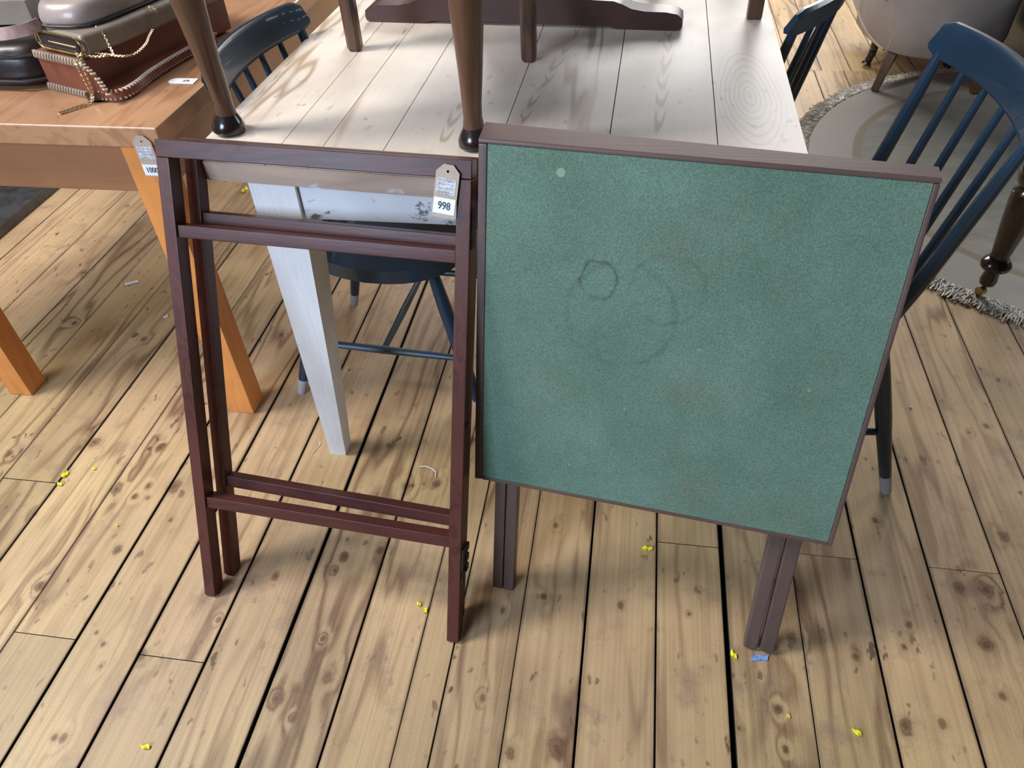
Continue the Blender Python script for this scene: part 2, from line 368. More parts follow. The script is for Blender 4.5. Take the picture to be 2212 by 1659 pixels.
# ------------------------------------------------------------ floor: boards laid one by one over a dark void
fl = bpy.data.objects.new('floor', None); COL.objects.link(fl)
fl['kind'] = 'structure'; fl['label'] = 'worn honey pine floorboards with dark gaps, nail holes and knots'
xs = [-3.66, -3.52, -3.385, -3.245, -3.11, -2.97, -2.83, -2.70, -2.56, -2.42, -2.28, -2.14, -2.056, -1.996, -1.858, -1.709, -1.57, -1.431, -1.286, -1.148, -1.011, -.871, -.734, -.594, -.456, -.332, -.267, -.147,
      -.022, .114, .247, .387, .521, .656, .793, .921, 1.06, 1.20, 1.335, 1.47, 1.61, 1.75, 1.89, 2.03, 2.17, 2.31, 2.45, 2.59, 2.73, 2.87, 3.01, 3.15, 3.29]
gapw = {-.594: .0075, .247: .010, -.734: .0045, -.871: .005, -1.011: .0055, -.456: .0035, -.332: .0012, -.267: .0022, -.147: .0015, -.022: .004, .114: .003,
        .387: .0018, .521: .0042, .656: .0042, -1.148: .0015, -1.286: .004, -1.431: .0022, -1.57: .001, -1.709: .003, -1.858: .0018, -1.996: .0018}
joints = {-1.148: [.603], -.871: [.59], .114: [.97], .387: [.975], .656: [.973], -1.431: [.97], -.332: [], -2.056: [2.6], -.594: [2.2], -.022: [2.5]}
bmv = box((-3.7, -2.2, -.05), (3.3, 6.2, -.035)); part('void_under_boards', bmv, 'gap', fl)
def board(x0, x1, y0, y1, g0, g1):
    dz = random.uniform(-.0006, .0006); ch = .0012
    a, b_ = x0+g0/2, x1-g1/2
    poly = [(a, -.022), (b_, -.022), (b_, dz-ch), (b_-ch, dz), (a+ch, dz), (a, dz-ch)]
    bm = prism(poly, (0, y0, 0), X, Z, Y, y1-y0)
    bm.normal_update()
    o = part('pine_board', bm, 'floor', fl); o.data.materials.append(M['gap'])
    for p in o.data.polygons:
        if p.normal.z < .3: p.material_index = 1
for i in range(len(xs)-1):
    x0, x1 = xs[i], xs[i+1]; g0, g1 = gapw.get(x0, .0025), gapw.get(x1, .0025)
    cuts = [-2.2]+joints.get(x0, [])+[3.62, 6.2]
    for a, b_ in zip(cuts[:-1], cuts[1:]):
        if b_ == 6.2 and x0 > -.6:
            s = .035   # the boards beyond the far joint do not line up with these
            board(x0+s, x1+s, a+.001, b_-.001, .002, .002)
        else: board(x0, x1, a+.0009, b_-.0009, g0, g1)

# ------------------------------------------------------------ scrubbed pine table with white painted base
TH = .768
T = empty('kitchen_table', (-.24, 1.9, 0), 'large kitchen table with pale scrubbed plank top and flaking white painted base', 'table')
TO = (-.24, 1.9, 0)
def fy(x): return 1.118-.07*(x+.755)
sl = .012
px = [-.757, -.609, -.531, -.420, -.226, -.040, .141, .283]
for i in range(len(px)-1):
    a, b_ = px[i], px[i+1]; g = .0009
    ya, yb = fy(a), fy(b_); L = 2.72
    P = [(a+(g if i else 0), ya), (b_-(g if i < 6 else 0), yb), (b_-(g if i < 6 else 0)+sl*(L-yb), L), (a+(g if i else 0)+sl*(L-ya), L)]
    if i == 0:
        c = .03; arc = [(a+c-c*math.cos(q*PI/2/6), ya+c-c*math.sin(q*PI/2/6)) for q in range(7)]
        P = arc+P[1:]
    if i == 6:
        bx = b_; arc = [(bx-.03+.03*math.sin(q*PI/2/6), yb+.03-.03*math.cos(q*PI/2/6)) for q in range(7)]
        P = [P[0]]+arc+P[2:]
    bm = prism([(x-TO[0], y-TO[1]) for x, y in P], (0, 0, .733), X, Y, Z, .035)
    o = part('plank', bm, 'pine_top', T, bevel=.0016 if 0 < i < 6 else .003, seg=2)
# end batten that shows as the worn front edge under the planks
P = [(px[0]+.002, fy(px[0])+.03), (px[0]+.012, fy(px[0])+.008), (px[0]+.032, fy(px[0])-.0012), (px[-1]-.03, fy(px[-1])-.0012), (px[-1]-.004, fy(px[-1])+.03), (px[-1]-.004, fy(px[-1])+.09), (px[0]+.002, fy(px[0])+.09)]
part('end_batten', prism([(x-TO[0], y-TO[1]) for x, y in P], (0, 0, .7295), X, Y, Z, .0035), 'pine_edge', T, bevel=.001, seg=1)
P = [(px[0]+.03, fy(px[0])-.0034), (px[-1]-.03, fy(px[-1])-.0034), (px[-1]-.03, fy(px[-1])+.0004), (px[0]+.03, fy(px[0])+.0004)]
part('worn_edge_strip', prism([(x-TO[0], y-TO[1]) for x, y in P], (0, 0, .7325), X, Y, Z, .033), 'pine_edge', T, label='flaking blue-white paint on the pine front edge')
def tleg(x0, x1, y0, y1, fx, fy_):
    """square leg, straight above the apron, tapering on its inner faces"""
    ox = x0 if fx > 0 else x1; ix = x1 if fx > 0 else x0; oy = y0 if fy_ > 0 else y1; iy = y1 if fy_ > 0 else y0
    bm = bmesh.new(); rings = []
    for z, w_ in ((0, .038), (.012, .040), (.615, .084), (.733, .086)):
        xx = ox+fx*w_; yy = oy+fy_*w_
        q = [(ox, oy), (xx, oy), (xx, yy), (ox, yy)]
        if fx*fy_ < 0: q = q[::-1]
        rings.append([bm.verts.new((x-TO[0], y-TO[1], z)) for x, y in q])
    for A, B in zip(rings[:-1], rings[1:]):
        for k in range(4): j = (k+1) % 4; bm.faces.new((A[k], A[j], B[j], B[k]))
    bm.faces.new(rings[0][::-1]); bm.faces.new(rings[-1])
    part('leg', bm, 'white', T, bevel=.002, seg=2)
tleg(-.664, 0, 1.132, 0, 1, 1); tleg(0, .235, 1.132, 0, -1, 1)
tleg(-.664, 0, 0, 2.58, 1, -1); tleg(0, .235, 0, 2.58, -1, -1)
part('apron', box((-.576, 1.140, .645), (.145, 1.162, .732)), 'white_apron', T, bevel=.002, off=TO)
part('apron', box((-.576, 2.55, .645), (.145, 2.572, .732)), 'white_apron', T, bevel=.002, off=TO)
part('apron', box((-.656, 1.222, .645), (-.634, 2.49, .732)), 'white_apron', T, bevel=.002, off=TO)
part('apron', box((.205, 1.222, .645), (.227, 2.49, .732)), 'white_apron', T, bevel=.002, off=TO)

# ------------------------------------------------------------ orange pine table
OH = .772
OO = (-1.25, 1.9, 0)
T2 = empty('pine_table', OO, 'varnished orange pine table with leather bags on top, left of the white table', 'table')
part('top_board', box((-2.02, 1.222, .731), (-.866, 2.78, OH)), 'orange_y', T2, bevel=.004, seg=3, off=OO)
part('apron', box((-1.535, 1.252, .622), (-.97, 1.276, .731)), 'orange_x', T2, bevel=.0015, off=OO)
part('apron', box((-1.535, 2.70, .622), (-.97, 2.724, .731)), 'orange_x', T2, bevel=.0015, off=OO)
part('apron', box((-.936, 1.31, .622), (-.914, 2.66, .731)), 'orange_y', T2, bevel=.0015, off=OO)
part('apron', box((-1.59, 1.31, .622), (-1.568, 2.66, .731)), 'orange_y', T2, bevel=.0015, off=OO)
for lx, ly in ((-.971, 1.243), (-1.600, 1.243), (-.971, 2.668), (-1.600, 2.668)):
    part('leg', box((lx, ly, 0), (lx+.066, ly+.064, .731)), 'orange_z', T2, bevel=.003, off=OO)
# dark low board lying under the orange table
PO = (-2.5, 2.0, 0)
pl = part('low_platform', box((-2.95, 1.3, .0), (-2.137, 3.0, .036)), 'platform', None, bevel=.003, off=PO)
pl.location = PO; tag(pl, 'low dark grey platform on the floor beyond the orange table', 'platform')

# ------------------------------------------------------------ folding frame leaning on the pine table
u = Vector((.99721, -.07229, 0)).normalized(); v = Vector((.0281, .38996, .9204)).normalized()
n = v.cross(u).normalized()
if n.y < 0: n = -n
v = (u.cross(n)).normalized()
if v.z < 0: v = -v
FO = Vector((-.797, .727, .004))
Fr = empty('folding_table_frame', FO, 'folded dark mahogany table frame with tag 998, leaning on the white table', 'table frame')
def fb(nm, a, b_, mat, u_=u, v_=v, n_=n, o_=FO, bev=.0018):
    return part(nm, obox(o_, u_, v_, n_, a, b_), mat, Fr, bevel=bev, off=FO)
D = .031
fb('leg', (0, .0, 0), (.0235, .862, D), 'mahog_z'); fb('leg', (.5155, .0, 0), (.539, .862, D), 'mahog_z')
fb('top_rail', (0, .8622, 0), (.539, .8905, D), 'mahog_x')
fb('rail', (.0236, .731, .004), (.5154, .7525, D), 'mahog_x'); fb('rail', (.0236, .206, .004), (.5154, .229, D), 'mahog_x')
u3 = (u-n*.030).normalized(); v3 = (v-n*.0).normalized(); n3 = (n+u*.030).normalized()
v3 = (v3+u3*.004).normalized()
O3 = FO+n*(D+.019)+u*.014+v*.021
fb('leg', (0, 0, 0), (.0235, .842, D-.004), 'mahog_z', u3, v3, n3, O3); fb('leg', (.496, 0, 0), (.519, .842, D-.004), 'mahog_z', u3, v3, n3, O3)
fb('top_rail', (-.006, .8422, 0), (.522, .870, D-.004), 'mahog_x', u3, v3, n3, O3)
fb('rail', (.0236, .727, .003), (.4959, .748, D-.004), 'mahog_x', u3, v3, n3, O3); fb('rail', (.0236, .209, .003), (.4959, .232, D-.004), 'mahog_x', u3, v3, n3, O3)
fb('hinge', (.5382, .755, .006), (.5412, .820, .026), 'verdigris', bev=.0006)
bm = obox(FO, u, v, n, (.5382, .135, .004), (.5415, .205, .024))
for k in range(3): obox(FO, u, v, n, (.5392, .150+.022*k, .020), (.546, .163+.022*k, .034), bm)
part('hinge', bm, 'verdigris', Fr, off=FO)
part('pivot_bolt', lathe([(0, .006), (.003, .006), (.004, .003)], FO+u*.539+v*.45+n*.015, u, 12), 'verdigris', Fr, off=FO, smooth=True)

# ------------------------------------------------------------ auction tags
def tagshape(w_, h, ch, seg=0): return [(-w_/2, 0), (w_/2, 0), (w_/2, h-ch), (w_/2-ch, h), (-w_/2+ch, h), (-w_/2, h-ch)]
def auction_tag(o, U, V, w_, h, num, label, numsize, stick, scribble=(.44, .74), flat=False):
    o, U, V = Vector(o), Vector(U).normalized(), Vector(V).normalized(); V = (V-U*V.dot(U)).normalized(); Nn = U.cross(V).normalized()  # towards viewer
    T_ = empty('auction_tag', o, label, 'tag')
    mat = 'manila'
    # body as a ring around the punched hole
    bm = bmesh.new(); outer = tagshape(w_, h, w_*.30); hc = (0, h*.87); hr = w_*.055
    pts = []
    for q in range(24):
        a = 2*PI*q/24; dx, dy = math.cos(a), math.sin(a); best = 9
        for k in range(len(outer)):
            (x1, y1), (x2, y2) = outer[k], outer[(k+1) % len(outer)]
            ex, ey = x2-x1, y2-y1; den = dx*ey-dy*ex
            if abs(den) < 1e-9: continue
            s = ((x1-hc[0])*ey-(y1-hc[1])*ex)/den; t_ = ((x1-hc[0])*dy-(y1-hc[1])*dx)/den
            if s > 0 and -1e-6 <= t_ <= 1+1e-6: best = min(best, s)
        pts.append((hc[0]+dx*best, hc[1]+dy*best, hc[0]+dx*hr, hc[1]+dy*hr))
    # exact corners added so that the outline keeps its cut shoulders
    R = [[], [], [], []]
    for (xo, yo, xi, yi) in pts:
        near = min(outer, key=lambda c_: (c_[0]-xo)**2+(c_[1]-yo)**2)
        if (near[0]-xo)**2+(near[1]-yo)**2 < (w_*.14)**2: xo, yo = near
        for lst, (xx, yy, zz) in zip(R, ((xo, yo, 0), (xi, yi, 0), (xo, yo, -.0008), (xi, yi, -.0008))):
            lst.append(bm.verts.new(U*xx+V*yy+Nn*zz))
    for k in range(24):
        j = (k+1) % 24
        for A, B in ((0, 1), (1, 3), (3, 2), (2, 0)):
            f_ = [R[A][k], R[A][j], R[B][j], R[B][k]]
            try: bm.faces.new(f_)
            except ValueError: pass
    bmesh.ops.remove_doubles(bm, verts=bm.verts, dist=1e-6)
    part('card', bm, mat, T_)
    s0, s1, sw = stick
    part('number_label', obox((0, 0, 0), U, V, Nn, (-w_*sw/2, h*s0, .0001), (w_*sw/2, h*s1, .0005)), 'sticker', T_, label='white printed number label')
    text_part(num, numsize, U*0+V*(h*(s0+s1)/2)+Nn*.0007, U, V, 'ink', T_, (0, 0, 0), sx=.85)
    if scribble:
        a, b_ = scribble
        part('paper_patch', obox((0, 0, 0), U, V, Nn, (-w_*.42, h*a, .0001), (w_*.40, h*b_, .0004)), 'patch', T_, label='smeared pale patch with pencil marks')
        rr = random.Random(len(num)+int(w_*1e5)); bm = bmesh.new()
        for row in range(4):
            yy = h*(a+(b_-a)*(row+.5)/4); q = []
            for k in range(14): q.append(U*(-w_*.34+w_*.66*k/13)+V*(yy+rr.uniform(-1, 1)*h*.018)+Nn*.0007)
            tube(q, .00022, 4, bm)
        part('pencil_scrawl', bm, 'pencil', T_)
    return T_
# tag on the frame
TU = u+Vector((0, 0, -.06)); 
to = FO+u*.496+v*.803-n*.005
auction_tag(to, u*1-v*.10, v+u*(-.10)-n*.0, .0375, .080, '998', 'manila tag with white label 998 hanging on the dark frame', .0160, (.07, .37, .92))
# tag on the orange table, tied under its front edge; partly hidden by the frame
auction_tag((-.902, 1.2175, .676), X+Z*-.0, Z+X*-.24, .037, .082, '1000', 'manila tag with printed number hanging on orange pine table edge', .0150, (.03, .30, .98))
# flat tag on the orange table top
T5 = auction_tag((-.890, 1.438, OH+.0016), (.0, 1, .02), (-1, .05, 0), .026, .058, '375', 'small white tag 375 lying on orange pine table top', .012, (.12, .62, .9), scribble=None)
for c_ in [x for x in bpy.data.objects if x.parent == T5 and x.name.startswith('card')]: c_.data.materials.clear(); c_.data.materials.append(M['sticker'])
for c_ in [x for x in bpy.data.objects if x.parent == T5]:
    if c_.name.startswith('lot_number'):
        # printed across the tag: turn the figures so that they read from the near side
        cc = sum((q.co for q in c_.data.vertices), Vector())/len(c_.data.vertices)
        for q in c_.data.vertices: d_ = q.co-cc; q.co = cc+Matrix.Rotation(-PI/2, 3, 'Z') @ d_

# ------------------------------------------------------------ green baize card table leaning, legs folded
cu_ = Vector((.99218, -.12432, -.0)).normalized(); cv = Vector((.04251, .25985, .96471)).normalized()
cn = cv.cross(cu_).normalized()
if cn.y < 0: cn = -cn
cv = cu_.cross(cn).normalized()
if cv.z < 0: cv = -cv
CB = Vector((-.2424, .8767, .2720))
CO = CB-cv*(CB.z/cv.z)
CT = empty('card_table', CO, 'square folding card table with green baize top and dark wooden rim, leaning upright', 'table')
W_, H_ = .626, .609
e = .014
def cb(nm, a, b_, mat, bev=.0015, label=None): return part(nm, obox(CB, cu_, cv, cn, a, b_), mat, CT, bevel=bev, off=CO, label=label)
er = .008; et = .0075; eb = .007
cb('rim_strip', (e, 0, .0), (W_-er, eb, .021), 'walnut_x'); 
bm = bmesh.new(); A, B = [], []
for vv, nn_, rs in ((H_-et, 0, 0), (H_-.002, 0, 0), (H_+.0, .002, 0), (H_, .034, 1), (H_-et, .034, 0)):
    A.append(bm.verts.new(CB+cu_*(.0)+cv*(vv+.018*rs)+cn*nn_)); B.append(bm.verts.new(CB+cu_*W_+cv*(vv+.008*rs)+cn*nn_))
bm.faces.new(A[::-1]); bm.faces.new(B)
for k in range(5): j = (k+1) % 5; bm.faces.new((A[k], A[j], B[j], B[k]))
part('rim_strip', bm, 'walnut_x', CT, bevel=.0014, off=CO)
cb('rim_strip', (0, 0, .0), (e-.0002, H_-et-.0003, .021), 'walnut_z', .002); cb('rim_strip', (W_-er+.0002, 0, .0), (W_, H_-et-.0003, .021), 'walnut_z', .002)
# the baize panel uses its own flat local space so that stains sit where they are
bm = box((e+.0004, eb+.0004, -.0155), (W_-er-.0004, H_-et-.0004, -.0008))
o = part('baize_panel', bm, 'baize', CT, bevel=.0008, seg=1)
mt = Matrix((cu_, cv, -cn)).transposed().to_4x4(); mt.translation = CB-CO; o.matrix_local = mt
G = CB.z/cv.z   # how far the legs run below the top to reach the floor
def leglow(k): return -(G-.0)+.0
lo = -G+.0045
cb('leg', (.034, lo, .0215), (.0545, H_-.03, .045), 'walnut_z'); cb('leg', (.0565, lo, .0215), (.077, H_-.09, .045), 'walnut_z')
vr = (cv+cn*.055).normalized(); nr = (cn-cv*.055).normalized(); OR = CB+cn*.0215
for a_, b_, top_ in ((.529, .5545, .09), (.558, .584, .05)):
    part('leg', obox(OR, cu_, vr, nr, (a_, lo+.004, 0), (b_, H_-top_, .0235)), 'walnut_z', CT, bevel=.004, off=CO)
cb('crossbar', (.0567, .10, .028), (.5288, .125, .040), 'walnut_x', ); cb('crossbar', (.0552, .50, .030), (.5288, .525, .044), 'walnut_x')
cb('hinge_plate', (-.0022, .395, .004), (.0002, .47, .018), 'walnut_z', .0004)
cb('hinge_plate', (-.0015, .085, .008), (.0004, .165, .014), 'tip', .0003, label='thin pale metal strip')
# cracked plastic scrap under the right foot
q = CB+cu_*.548+cv*(lo)+cn*.02
s_ = part('plastic_scrap', prism([(0, 0), (.03, .004), (.034, .018), (.028, .012), (.012, .014), (.002, .008)], (0, 0, 0), X, Y, Z, .0022), 'blue_scrap', None, bevel=.0005)
s_.location = (.288, .724, .0008); tag(s_, 'pale blue plastic scrap wedged under right foot of the green table', 'scrap')

# ------------------------------------------------------------ teal spindle-back chairs
def make_chair(label):
    R_ = empty('spindle_chair', (0, 0, 0), label, 'chair', group='teal spindle-back chairs around the kitchen table')
    # seat outline
    pts = []
    for q in range(40):
        a = 2*PI*q/40; cx_, sy_ = math.cos(a), math.sin(a)
        ex = 2.6; rx, ry = .205, .218
        x = rx*math.copysign(abs(cx_)**(2/ex), cx_); y = ry*math.copysign(abs(sy_)**(2/ex), sy_)
        if x < 0: y *= 1-.10*(-x/rx)
        pts.append((x, y))
    bm = prism(pts, (0, 0, .405), X, Y, Z, .034); part('seat', bm, 'teal', R_, bevel=.011, seg=4)
    def arc(s, base, sag): return base+sag*(s*s)
    # crest rail: curved slab
    bm = bmesh.new(); N = 18; rings = []
    for i in range(N+1):
        s = -1+2*i/N; y = .215*s; x = -.262+.04*s*s; e_ = max(0, abs(s)-.93)/.07
        zb = .803+.008*e_**2; zt = .866-.004*s*s-.008*e_**2
        th = .0105*(1-.25*e_)
        tg = Vector((2*.04*s/.215, 1, 0)).normalized(); nn = Vector((tg.y, -tg.x, 0))
        ln = -.014
        prof = [(-th*.8, zb, 0), (-th, zb+.01, 0), (-th, zt-.008, ln), (-th*.4, zt, ln), (th*.4, zt, ln), (th, zt-.008, ln), (th, zb+.01, 0), (th*.8, zb, 0)]
        rings.append([bm.verts.new(Vector((x+l_, y, z))+nn*k) for k, z, l_ in prof])
    for A, B in zip(rings[:-1], rings[1:]):
        for k in range(8): j = (k+1) % 8; bm.faces.new((A[k], A[j], B[j], B[k]))
    bm.faces.new(rings[0]); bm.faces.new(rings[-1][::-1])
    part('crest_rail', bm, 'teal', R_, bevel=.003, seg=2)
    for k in range(6):
        s = -1+2*k/5; yt = .186*s; yb = .168*s
        xt = -.262+.04*(yt/.215)**2; xb = -.178+.045*s*s
        big = abs(s) > .9; rr = .0125 if big else .0078
        a = Vector((xb, yb, .436)); b_ = Vector((xt, yt, .815))
        part('spindle', tube([a, a.lerp(b_, .3), a.lerp(b_, .7), b_], [rr*.85, rr*1.15, rr*1.05, rr*.8], 10), 'teal', R_, smooth=True)
    for sx_, sy_ in ((-1, -1), (-1, 1), (1, -1), (1, 1)):
        a = Vector((.135*sx_-.01, .135*sy_, .41)); b_ = Vector((.245*sx_-.01, .195*sy_, .0))
        L = [a.lerp(b_, k) for k in (0, .25, .5, .9)]
        lg = part('leg', tube(L, [.013, .0165, .017, .0125], 12), 'teal', R_, smooth=True)
        part('leg_tip', tube([a.lerp(b_, .885), a.lerp(b_, .998)], [.0130, .0118], 12), 'tip', lg, smooth=True, label='pale grey painted leg tip')
    def at(sx_, sy_, z):
        a = Vector((.135*sx_-.01, .135*sy_, .41)); b_ = Vector((.245*sx_-.01, .195*sy_, .0)); return a.lerp(b_, (.41-z)/.41)
    mids = []
    for sy_ in (-1, 1):
        a, b_ = at(-1, sy_, .165), at(1, sy_, .165)
        part('stretcher', tube([a, a.lerp(b_, .5), b_], [.0075, .0105, .0075], 10), 'teal', R_, smooth=True); mids.append(a.lerp(b_, .5))
    part('stretcher', tube([mids[0], mids[0].lerp(mids[1], .5), mids[1]], [.0075, .010, .0075], 10), 'teal', R_, smooth=True)
    return R_
ch = make_chair('dark teal spindle-back chair tucked under pine table, between the two tables')
ch.location = (-.543, 1.512, 0); ch.rotation_euler = (0, 0, math.radians(-3.5)); ch.scale = (1, 1, .975)
c2 = copy_tree(ch); c2.scale = (1, 1, 1); c2.location = (.342, 1.337, 0); c2.rotation_euler = (0, 0, math.radians(185))
c2['label'] = 'dark teal spindle-back chair whose crest rail rises behind the green card table'
c3 = copy_tree(ch); c3.location = (.202, 2.059, 0); c3.rotation_euler = (0, 0, math.radians(155))
c3['label'] = 'dark teal chair farther back, crest touching the right edge of the white table'
c3.scale = (1, 1, .945)

# ------------------------------------------------------------ dining chair standing on the table (cabriole front legs)
QO = Vector((-.48, 1.42, TH))
Q = empty('dining_chair', QO, 'dark wooden dining chair with curved front legs, standing on the white table', 'chair')
def cabriole(x, y, sx_):
    prof = [(.0, .0255), (.004, .029), (.014, .029), (.024, .0245), (.034, .0185), (.050, .0158), (.075, .0165), (.12, .0195), (.18, .0235), (.25, .0285), (.31, .034), (.36, .036), (.43, .034)]
    P = []
    for h, r_ in prof:
        off = .004*math.sin(min(1, h/.12)*PI)-.012*(max(0, h-.12)/.3)
        P.append((x-QO.x+sx_*(-off*.6), y-QO.y-(-off)*.8, h))
    leg_ = part('leg', tube(P[4:], [p[1] for p in prof[4:]], 18), 'dark_z', Q, smooth=True)
    part('pad_foot', tube(P[:5], [p[1] for p in prof[:5]], 20), 'ebon', leg_, smooth=True, label='polished black pad foot')
cabriole(-.722, 1.224, -1); cabriole(-.262, 1.196, 1)
for x, y in ((-.612, 1.640), (-.222, 1.592)):
    bm = bmesh.new(); rings = []
    for h, w_, dx, dy in ((0, .0125, 0, 0), (.007, .0155, 0, 0), (.2, .0165, 0, 0), (.43, .0175, 0, -.0), (.62, .016, 0, .02), (.92, .013, 0, .08)):
        c_ = w_*.55
        q = [(-w_, -c_), (-c_, -w_), (c_, -w_), (w_, -c_), (w_, c_), (c_, w_), (-c_, w_), (-w_, c_)]
        rings.append([bm.verts.new((x-QO.x+dx+a, y-QO.y+dy+b_, h)) for a, b_ in q])
    for A, B in zip(rings[:-1], rings[1:]):
        for k in range(8): j = (k+1) % 8; bm.faces.new((A[k], A[j], B[j], B[k]))
    bm.faces.new(rings[0][::-1]); bm.faces.new(rings[-1])
    part('leg', bm, 'dark_z', Q, bevel=.0015, seg=1)
poly = [(-.76, 1.19), (-.225, 1.165), (-.20, 1.61), (-.635, 1.66)]
part('seat_rail', prism([(x-QO.x, y-QO.y) for x, y in poly], (0, 0, .37), X, Y, Z, .055), 'dark_x', Q, bevel=.004)
part('seat', prism([((x-QO.x)*.94, (y-QO.y)*.94) for x, y in poly], (0, 0, .425), X, Y, Z, .04), 'brownish', Q, bevel=.015, seg=3)
part('back_splat', prism([(-.05, 0), (.05, 0), (.035, .2), (.07, .45), (-.07, .45), (-.035, .2)], (.055, .20, .425), X, Vector((0, .13, .99)).normalized(), Vector((0, .99, -.13)), .012), 'dark_z', Q, bevel=.003)
part('crest_rail', prism([(-.24, 0), (.24, 0), (.23, .06), (.08, .075), (0, .06), (-.08, .075), (-.23, .06)], (.055, .257, .87), X, Vector((0, .13, .99)).normalized(), Vector((0, .99, -.13)), .02), 'dark_x', Q, bevel=.003)

# ------------------------------------------------------------ oak trestle coffee table standing on the pine table
KO = Vector((-.275, 1.80, TH))
ku = Vector((math.cos(-.062), math.sin(-.062), 0)); kn = Vector((-ku.y, ku.x, 0))
K = empty('trestle_coffee_table', KO, 'dark oak trestle table on long scrolled feet, standing on the white table', 'table')
half = [(0, .007), (.20, .007), (.228, 0.0), (.355, 0.0), (.366, .004), (.368, .012), (.366, .026), (.355, .034), (.33, .038), (.285, .0385), (.255, .043), (.235, .052), (.215, .058), (.10, .062), (0, .062)]
poly = [(x, z) for x, z in half]+[(-x, z) for x, z in reversed(half[:-1])][:-1]+[]
poly = half+[(-x, z) for x, z in half[::-1][1:-1]]
def kpt(a): return a
def trestle(dy):
    f_ = part('trestle_foot', prism(poly, kn*dy, ku, Z, kn, .055), 'dark_x', K, bevel=.003)
    part('trestle_post', prism([(-.10, .062), (.10, .062), (.075, .12), (.075, .25), (.11, .298), (-.11, .298), (-.075, .25), (-.075, .12)], kn*(dy+.012), ku, Z, kn, .03), 'dark_z', K, bevel=.003)
trestle(0); trestle(.34)
part('stretcher', obox(Vector((0, 0, 0)), ku, kn, Z, (-.015, .043, .13), (.015, .351, .19)), 'dark_x', K, bevel=.003)
part('table_top', obox(Vector((0, 0, 0)), ku, kn, Z, (-.30, -.02, .299), (.30, .43, .322)), 'dark_x', K, bevel=.004)

# dark three-legged stool on the table, one leg foot in view
SO = Vector((.155, 2.02, TH))
S_ = empty('wooden_stool', SO, 'dark wooden stool at far right of the white table top, one straight leg in view', 'stool')
for x, y in ((.253, 1.868), (.03, 2.09), (.235, 2.26)):
    bm = box((x-.0165, y-.014, TH), (x+.0165, y+.014, TH+.36)); part('leg', bm, 'dark_z', S_, bevel=.004, seg=3, off=SO)
part('seat', prism([(.15*math.cos(q*PI/12), .19*math.sin(q*PI/12)) for q in range(24)], (.02, .06, .36), X, Y, Z, .03), 'dark_x', S_, bevel=.006)

# ------------------------------------------------------------ bags on the orange table
ZB = OH
def smoothbox(bm, cuts=0): return bm
# tan whip-stitched leather case
lu = Vector((.9345, -.356, 0)); lv = Vector((.255, .967, 0)).normalized(); LB = Vector((-1.190, 1.392, ZB))
lw, ll, lh = .157, .42, .076
LC = empty('leather_case', LB, 'tan leather case with cream whipstitched edges, lowest of the stacked bags', 'bag')
bm = prism([(.002, .0), (lw-.004, .0), (lw-.010, .10), (lw-.006, ll), (.002, ll)], LB+Z*.004, lu, lv, Z, lh-.004)
part('body', bm, 'leather', LC, bevel=.006, seg=3, off=LB)
def stitch_row(a, b_, out, up, count, len_, r_, nm='whipstitch', slant=.5):
    bm = bmesh.new(); a, b_, out, up = map(Vector, (a, b_, out, up)); d = (b_-a)/count
    for k in range(count):
        p = a+d*(k+.5)
        tube([p-up*len_*.5+d*slant*-.5-out*.001, p-up*len_*.25+out*r_*1.2-d*slant*.3, p+up*len_*.25+out*r_*1.2+d*slant*.3, p+up*len_*.5+d*slant*.5-out*.001], r_, 5, bm)
    return part(nm, bm, 'stitch', LC, smooth=True, off=LB, kind='stuff')
fo = -lv  # the front end faces the room
part('edge_binding', obox(LB, lu, lv, Z, (-.001, -.0025, lh-.012), (lw-.002, .004, lh+.001)), 'taupe', LC, bevel=.002, off=LB)
part('edge_binding', obox(LB, lu, lv, Z, (-.001, -.0025, .001), (lw+.004, .004, .013)), 'taupe', LC, bevel=.002, off=LB)
stitch_row(LB+Z*(lh-.006)+lu*.004+fo*.003, LB+Z*(lh-.006)+lu*(lw-.006)+fo*.003, fo, Z, 17, .013, .0019)
stitch_row(LB+Z*.007+lu*.004+fo*.003, LB+Z*.007+lu*(lw+.0)+fo*.003, fo, Z, 18, .012, .0019)
# flared flange along the long right side
sid = [LB+lu*(lw+.002)+lv*-.002, LB+lu*(lw+.030)+lv*.004, LB+lu*(lw+.052)+lv*.022, LB+lu*(lw+.050)+lv*.06, LB+lu*(lw+.034)+lv*.12, LB+lu*(lw+.022)+lv*.22, LB+lu*(lw+.016)+lv*.34]
S1 = spline(sid, 6)
bm = bmesh.new(); N = len(S1); a0 = []; a1 = []; a2 = []; a3 = []
for i, p in enumerate(S1):
    tt = i/(N-1); inn = LB+lu*(lw-.012)+lv*((p-LB).dot(lv))
    a0.append(bm.verts.new(p+Z*.002)); a1.append(bm.verts.new(p+Z*.020)); a2.append(bm.verts.new(inn+Z*.021)); a3.append(bm.verts.new(inn+Z*.002))
for i in range(N-1):
    for A, B in ((a0, a1), (a1, a2), (a2, a3), (a3, a0)): bm.faces.new((A[i], A[i+1], B[i+1], B[i]))
bm.faces.new((a0[0], a1[0], a2[0], a3[0])); bm.faces.new((a0[-1], a3[-1], a2[-1], a1[-1]))
part('side_flange', bm, 'leather', LC, smooth=True, off=LB)
